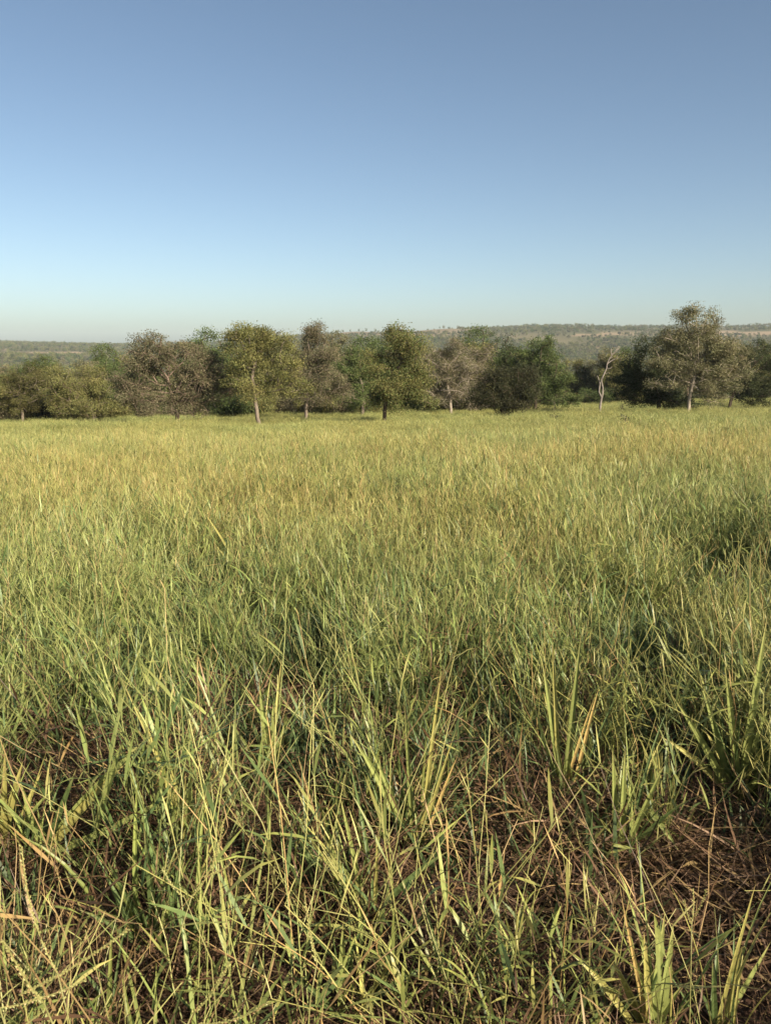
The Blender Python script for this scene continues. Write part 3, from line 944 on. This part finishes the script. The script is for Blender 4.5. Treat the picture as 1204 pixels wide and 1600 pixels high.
# far field
x, y, r = wedge(rng, 20, 128, 5.0, half=0.66)
u = x / y
edge = np.interp(u, [-0.7, -0.49, -0.3, -0.05, 0.1, 0.2, 0.35, 0.7], [64, 66, 70, 72, 78, 92, 104, 112])
keepm = (rng.uniform(size=len(x)) < np.interp(r, [20, 26, 60, 128], [0.45, 1, 0.9, 0.75])) & (y < edge + rng.normal(0, 2, len(x)))
x, y, r = x[keepm], y[keepm], r[keepm]
sc = rng.uniform(0.75, 1.15, len(x)) * (0.75 + 0.5 * vnoise(x, y, 3.0, 41))
put(x, y, o_far + rng.randint(0, len(far_m), len(x)), sc, patch_tint(x, y) * rng.uniform(0.88, 1.12, (len(x), 1)))
scatter('pasture_grass', fine_m + leafy_m + dry_m + far_m + under_m, np.concatenate(allP), np.concatenate(allR), np.concatenate(allS), np.concatenate(allI), np.concatenate(allV),
        'tall yellow green pasture grass covering the whole field', 'grass')
print('grass clumps', sum(len(p) for p in allP))
x, y, r = wedge(rng, 0.5, 4.2, 26, half=0.9)
keepm = rng.uniform(size=len(x)) < np.interp(r, [2.6, 4.2], [1.0, 0.15])
x, y, r = x[keepm], y[keepm], r[keepm]
n = len(x)
scatter('dry_litter', litter_m, np.stack([x, y, ground_z(x, y)], 1), np.stack([np.zeros(n), np.zeros(n), rng.uniform(0, 6.28, n)], 1), np.ones((n, 3)) * rng.uniform(0.8, 1.2, (n, 1)), rng.randint(0, len(litter_m), n),
        np.ones((n, 3)) * rng.uniform(0.7, 1.15, (n, 1)), 'brown dead grass litter lying between the tufts', 'litter')


# ------------------------------------------------------------------ broad leaved tufts standing out in the foreground
def curved_leaf(a, b, width, sag, col, fold=0.2, n=8, side_hint=None):
    """leaf from a to b with a sagging arc"""
    a, b = np.asarray(a), np.asarray(b)
    t = np.linspace(0, 1, n + 1)[:, None]
    L = np.linalg.norm(b - a)
    P = a + (b - a) * t + np.array([0, 0, 1.0]) * (sag * L * 4 * t * (1 - t))
    tg = np.gradient(P, axis=0); tg /= np.linalg.norm(tg, axis=1)[:, None]
    hint = np.array([0, -1, 0.25]) if side_hint is None else np.asarray(side_hint)
    side = np.cross(tg, hint); side /= np.linalg.norm(side, axis=1)[:, None]
    nrm = np.cross(side, tg)
    tt = t[:, 0]
    wv = (width * np.clip(np.minimum(0.5 + 2.0 * tt, 1.0) * (1 - tt ** 2.6), 0.02, 1))[:, None]
    V = np.stack([P - side * wv / 2 + nrm * wv * fold, P, P + side * wv / 2 + nrm * wv * fold], 1).reshape(-1, 3)
    c = np.asarray(col)[None] * (0.8 + 0.3 * t)
    dryk = np.clip((t - 0.82) / 0.18, 0, 1) * 0.7
    c = c * (1 - dryk) + np.array([0.34, 0.25, 0.11]) * dryk
    C = np.repeat(c, 3, axis=0); C[1::3] *= 1.18
    f = []
    for i in range(n):
        f += [(3 * i, 3 * i + 1, 3 * i + 4, 3 * i + 3), (3 * i + 1, 3 * i + 2, 3 * i + 5, 3 * i + 4)]
    mb = MB(); mb.add(V, f, C)
    return mb


TG = np.array([0.25, 0.28, 0.085]); TY = np.array([0.36, 0.33, 0.10]); TD = np.array([0.10, 0.14, 0.045]); TS = np.array([0.46, 0.33, 0.12])


def tuft(label, base_px, leaves, group=None, seed=0, extra=5):
    """base_px: foot on the ground; leaves: (start px or None, tip px, width m, sag, colour)"""
    rg = np.random.RandomState(seed)
    b = ground_at(*base_px)
    e = empty('grass_tuft', b)
    for (st, tp, wd, sag, col) in leaves:
        Yb = b[1]
        s = b + np.array([rg.uniform(-0.02, 0.02), rg.uniform(-0.02, 0.02), 0]) if st is None else at(st[0], st[1], Yb + rg.uniform(-0.05, 0.05))
        tip = at(tp[0], tp[1], Yb + rg.uniform(-0.12, 0.10))
        curved_leaf(s, tip, wd * 1.6, sag + rg.uniform(-0.01, 0.05), col * rg.uniform(0.9, 1.1), side_hint=(rg.uniform(-0.5, 0.5), -1, rg.uniform(0, 0.5))).build('leaf', M_TUFT, e, b)
    for k in range(extra * 2 + 7):
        a = rg.uniform(0, 6.28); ln = rg.uniform(0.2, 0.55)
        mb = MB(); c = [TG, TY, TD][rg.randint(3)] * rg.uniform(0.8, 1.1)
        blade(mb, b + np.array([rg.uniform(-.04, .04), rg.uniform(-.04, .04), 0]), a, rg.uniform(0.05, 0.6), ln, rg.uniform(0.005, 0.014), rg.uniform(0.1, 1.2), c, c * 1.25, 7, rg.uniform(-0.5, 0.5), fold=True)
        mb.build('leaf', M_TUFT, e, b)
    return tag(e, label, 'grass tuft', group)


tuft('upright yellow green tuft with three tall stiff blades', (882, 1255), [(None, (908, 985), 0.016, 0.0, TG), (None, (846, 1030), 0.018, 0.02, TG), (None, (862, 1000), 0.012, 0.0, TY), (None, (935, 1075), 0.010, 0.0, TS), (None, (928, 1090), 0.008, 0.01, TS), (None, (830, 1090), 0.012, 0.0, TG)], seed=1)
tuft('big fan shaped tuft of broad bright blades beside the dark grass hollow', (1150, 1250), [(None, (1198, 962), 0.020, 0.0, TG), (None, (1132, 1040), 0.018, 0.0, TG), (None, (1092, 1060), 0.016, 0.02, TG), (None, (1048, 1085), 0.018, 0.04, TG), (None, (1030, 1150), 0.016, 0.06, TY), (None, (1204, 1090), 0.018, 0.03, TG), (None, (1165, 1120), 0.016, 0.0, TG), (None, (1240, 1150), 0.018, 0.06, TG), (None, (1100, 1140), 0.018, 0.02, TY)], seed=2, extra=9)
tuft('leaning tuft with very broad light green blades over shaded litter', (62, 1345), [((76, 1318), (222, 1160), 0.022, 0.02, TG), ((60, 1338), (276, 1236), 0.016, -0.03, TG), (None, (200, 1190), 0.020, 0.02, TY), ((150, 1300), (196, 1150), 0.020, 0.0, TG), (None, (120, 1200), 0.016, 0.0, TD), (None, (30, 1215), 0.016, 0.0, TG)], seed=3, extra=4)
tuft('yellowing tuft of bent papery leaves by the leaning broad tuft', (12, 1330), [(None, (66, 1205), 0.016, 0.02, TY), (None, (36, 1190), 0.018, 0.0, TY), (None, (8, 1170), 0.014, 0.0, TY), (None, (-30, 1200), 0.016, 0.0, TY), (None, (90, 1230), 0.010, 0.05, TG)], seed=4, extra=3)
tuft('narrow tuft of four straight green blades in brown straw', (968, 1340), [(None, (956, 1172), 0.014, 0.0, TG), (None, (976, 1168), 0.014, 0.0, TG), ((1010, 1262), (1060, 1330), 0.014, 0.02, TG), (None, (1040, 1190), 0.012, 0.02, TG), (None, (1072, 1250), 0.012, 0.05, TD)], seed=5, extra=3)
tuft('low glossy tuft of yellow green blades rising from dark litter', (1012, 1640), [(None, (1052, 1438), 0.017, 0.0, TG), (None, (1038, 1425), 0.015, 0.0, TG), (None, (985, 1470), 0.014, 0.01, TG), (None, (955, 1500), 0.014, 0.03, TY), (None, (880, 1480), 0.012, 0.05, TY), (None, (1005, 1455), 0.014, 0.0, TY), (None, (1065, 1540), 0.014, 0.02, TG), (None, (970, 1400), 0.007, 0.0, TS)], seed=6, extra=5)
tuft('tuft of wide blades crossing above short brown straw', (650, 1330), [(None, (545, 1145), 0.016, 0.03, TG), (None, (575, 1160), 0.014, 0.02, TG), (None, (632, 1100), 0.012, 0.0, TG), (None, (715, 1180), 0.008, 0.0, TS), (None, (712, 1140), 0.008, 0.0, TY), (None, (690, 1040), 0.010, 0.0, TY)], seed=7, extra=4)
tuft('arching tuft with one long dark blade lying across the litter', (575, 1440), [(None, (700, 1330), 0.013, 0.05, TD), (None, (530, 1240), 0.010, 0.0, TG), (None, (556, 1420), 0.012, 0.08, TG), (None, (590, 1300), 0.008, 0.0, TY), (None, (500, 1300), 0.009, 0.02, TG)], seed=8, extra=3)
tuft('small tuft of short flat green blades on bare dark litter', (545, 1590), [(None, (536, 1440), 0.015, 0.0, TG), (None, (450, 1520), 0.012, 0.06, TD), (None, (690, 1500), 0.014, 0.05, TD), (None, (610, 1520), 0.012, 0.03, TG)], seed=9, extra=3)
tuft('tuft of tall wide blades beside a dark hollow in the grass', (420, 1215), [(None, (405, 1065), 0.020, 0.02, TG), (None, (452, 1120), 0.018, 0.03, TG), (None, (480, 1180), 0.016, 0.05, TG), (None, (345, 1110), 0.014, 0.02, TG), (None, (440, 1030), 0.012, 0.0, TY)], seed=10, extra=5)
tuft('tuft with two long yellow stalks leaning out of the grass', (380, 905), [(None, (330, 842), 0.018, 0.0, TY), (None, (318, 800), 0.014, 0.02, TY), (None, (370, 830), 0.014, 0.0, TG), (None, (400, 850), 0.014, 0.0, TG)], seed=11, extra=3)
tuft('thick tuft at the field front with blades bent both ways', (300, 1330), [(None, (260, 1160), 0.012, 0.0, TY), (None, (225, 1120), 0.010, 0.0, TY), (None, (345, 1310), 0.012, 0.1, TG), (None, (300, 1190), 0.014, 0.0, TG), (None, (350, 1180), 0.010, 0.0, TY), (None, (190, 1060), 0.010, 0.0, TY)], seed=12, extra=5)
tuft('green tuft darkened to stand for shade, one broad leaf arched over the litter', (250, 1500), [(None, (400, 1395), 0.016, 0.08, TD), (None, (160, 1330), 0.016, 0.0, TD), (None, (225, 1290), 0.016, 0.0, TD), (None, (290, 1340), 0.012, 0.0, TD), (None, (330, 1560), 0.014, 0.1, TD), (None, (120, 1420), 0.014, 0.05, TD)], seed=13, extra=5)  # every leaf takes the dark colour, putting this corner's shadow into the tuft
tuft('single sided tuft with a wide blade leaning toward bare litter', (1120, 1620), [(None, (1204, 1470), 0.014, 0.02, TG), (None, (1112, 1500), 0.010, 0.0, TD), (None, (1090, 1540), 0.010, 0.0, TD), (None, (1180, 1380), 0.008, 0.0, TY)], seed=14, extra=2)


# ------------------------------------------------------------------ seed heads close to the camera
def seed_head(label, foot_px, stem_px, racemes, Y, seed=0):
    """stem_px: pixels up the stem at distance Y; racemes: list of [start px, end px]"""
    rg = np.random.RandomState(seed)
    P = [at(x, y, Y + 0.01 * i) for i, (x, y) in enumerate(stem_px)]
    f = P[0].copy(); dirn = P[1] - P[0] if len(P) > 1 else np.array([0, 0, 1.0])
    foot = np.array([f[0] - 0.02 * np.sign(dirn[0]), f[1] + 0.03, 0]); foot[2] = ground_z(foot[0], foot[1])
    pts = [foot, (foot + f) / 2 + np.array([rg.uniform(-.01, .01), 0, 0])] + P
    e = empty('grass_seed_head', foot)
    mb = MB()
    tube(mb, pts, np.linspace(0.0016, 0.0008, len(pts)), C_YEL * 0.8, 5)
    mb.build('stem', M_TUFT, e, foot, True)
    for (a, b) in racemes:
        A_, B_ = at(a[0], a[1], Y + 0.02), at(b[0], b[1], Y + rg.uniform(-0.03, 0.05))
        mb = MB()
        L = np.linalg.norm(B_ - A_)
        d = (B_ - A_) / L
        n = max(8, int(L / 0.0025))
        bend = np.array([rg.uniform(-0.05, 0.05) * L, 0, -rg.uniform(0.02, 0.1) * L])
        pth = [A_ + (B_ - A_) * t + bend * 4 * t * (1 - t) for t in np.linspace(0, 1, 7)]
        tube(mb, pth, [0.0008] * 7, C_YEL * 0.9, 4)
        s = np.cross(d, [0, 1, 0.2]); s /= np.linalg.norm(s)
        for k in range(n):
            t = (k + 0.5) / n
            c = A_ + (B_ - A_) * t + bend * 4 * t * (1 - t)
            sg = 1 if k % 2 else -1
            if rg.uniform() < 0.14: continue
            ax = d * 1.0 + s * sg * 0.28 + rg.normal(size=3) * 0.2; ax /= np.linalg.norm(ax)
            w1 = np.cross(ax, [0, 1, 0.1]); w1 /= np.linalg.norm(w1); w2 = np.cross(ax, w1)
            o = c + s * sg * 0.0009
            l, wdt = 0.0050 * rg.uniform(0.6, 1.2), 0.0011
            V = [o, o + ax * l * 0.45 + w1 * wdt, o + ax * l * 0.45 + w2 * wdt, o + ax * l * 0.45 - w1 * wdt, o + ax * l * 0.45 - w2 * wdt, o + ax * l]
            Fc = [(0, 1, 2), (0, 2, 3), (0, 3, 4), (0, 4, 1), (5, 2, 1), (5, 3, 2), (5, 4, 3), (5, 1, 4)]
            mb.add(V, Fc, (C_YEL * 1.15 if rg.uniform() < 0.75 else C_STRAW) * rg.uniform(0.8, 1.15))
        mb.build('raceme', M_TUFT, e, foot)
    return tag(e, label, 'seed head', None)


seed_head('seed head with one long upright raceme before the shaded leaves', None, [(112, 1610), (90, 1520)], [((90, 1520), (34, 1322)), ], 0.95, 1)
seed_head('thick pale seed spike leaning out over dark litter', None, [(100, 1640), (70, 1570)], [((70, 1570), (6, 1470))], 0.72, 2)
seed_head('seed head with two racemes spread sideways across the litter', None, [(20, 1640), (0, 1575)], [((0, 1575), (135, 1530)), ((30, 1555), (200, 1452))], 0.80, 3)
seed_head('slender seed head on a long stem rising to a curved raceme', None, [(240, 1590), (268, 1500), (300, 1400)], [((300, 1400), (348, 1284)), ((315, 1370), (372, 1340))], 1.15, 4)
seed_head('short seed raceme bent back toward the broad leaves', None, [(330, 1500), (288, 1402)], [((288, 1402), (254, 1357))], 1.2, 5)
seed_head('forked seed head low among brown straw and dark blades', None, [(285, 1620), (300, 1585)], [((300, 1585), (358, 1503)), ((310, 1600), (420, 1565))], 0.82, 6)
seed_head('single drooping seed raceme beside the small flat tuft', None, [(480, 1620), (485, 1560), (495, 1505)], [((495, 1505), (475, 1395))], 1.0, 7)
seed_head('three pronged dry seed head standing above bare litter', None, [(1076, 1620), (1078, 1540), (1080, 1440)], [((1080, 1440), (1082, 1388)), ((1080, 1436), (1102, 1390)), ((1080, 1445), (1068, 1405))], 1.2, 8)

# ------------------------------------------------------------------ small weeds and a stump in the far grass
def weed(label, px, py, d, h, seed, col=(0.05, 0.055, 0.025)):
    rg = np.random.RandomState(seed)
    b = at(px, py, d); base = np.array([b[0], b[1], float(ground_z(b[0], b[1])) - 0.03])
    e = empty('field_weed', base)
    wood, lv = MB(), MB()
    tip = base + np.array([rg.uniform(-.15, .15), 0, h])
    tube(wood, [base, (base + tip) / 2 + rg.normal(size=3) * 0.04, tip], [0.02, 0.016, 0.008], B_GREY, 5)
    cs = []
    for k in range(16):
        t = rg.uniform(0.3, 1); a = base + (tip - base) * t
        q = a + np.array([rg.normal() * 0.13, rg.normal() * 0.13, rg.uniform(0.0, 0.15)])
        tube(wood, [a, q], [0.008, 0.004], B_GREY, 3)
        cs.append(q + rg.normal(size=(9, 3)) * 0.07)
    leaf_faces(lv, rg, np.concatenate(cs), 0.08, [np.array(col) * 1.3, np.array(col) * 2], 0.6)
    wood.build('stem', M_BARK, e, base); lv.build('foliage', M_LEAF, e, base)
    tag(e, label, 'weed')


weed('thin leafy weed poking above grass beside the dark low bush', 866, 640, 63, 1.5, 1)
weed('small dark weed in the tree shade left of the dead tree', 1030 - 52, 632, 72, 1.2, 2)
weed('low dark weed beside the dead tree in its shade', 972, 634, 70, 1.1, 3)
weed('short dark sprout standing alone out in the open field', 864, 652, 45, 0.9, 4)
weed('small dark shrub shoot at the edge of the left thicket', 158, 662, 55, 1.0, 5, (0.03, 0.032, 0.018))
weed('low broad weed out in the open field below the tallest tree', 972, 668, 34, 0.85, 6)

# ------------------------------------------------------------------ haze: even air over the whole place
mh = bpy.data.materials.new('air')
mh.use_nodes = True
n = mh.node_tree.nodes
n.remove(n['Principled BSDF'])
pv = n.new('ShaderNodeVolumePrincipled')
pv.inputs['Color'].default_value = (0.82, 0.93, 1.0, 1)
pv.inputs['Density'].default_value = 0.0001
pv.inputs['Anisotropy'].default_value = 0.0
mh.node_tree.links.new(pv.outputs[0], n['Material Output'].inputs['Volume'])
bx0, bx1, by0, by1, bz0, bz1 = -3900, 3900, -3900, 3900, -75, float(GZ.max()) + 16
mb = MB()
mb.add([(bx0, by0, bz0), (bx1, by0, bz0), (bx1, by1, bz0), (bx0, by1, bz0), (bx0, by0, bz1), (bx1, by0, bz1), (bx1, by1, bz1), (bx0, by1, bz1)],
       [(0, 3, 2, 1), (4, 5, 6, 7), (0, 1, 5, 4), (1, 2, 6, 5), (2, 3, 7, 6), (3, 0, 4, 7)], (1, 1, 1))
hz = mb.build('haze', mh)
tag(hz, 'thin pale haze in the air over the valley', 'haze', kind='stuff')
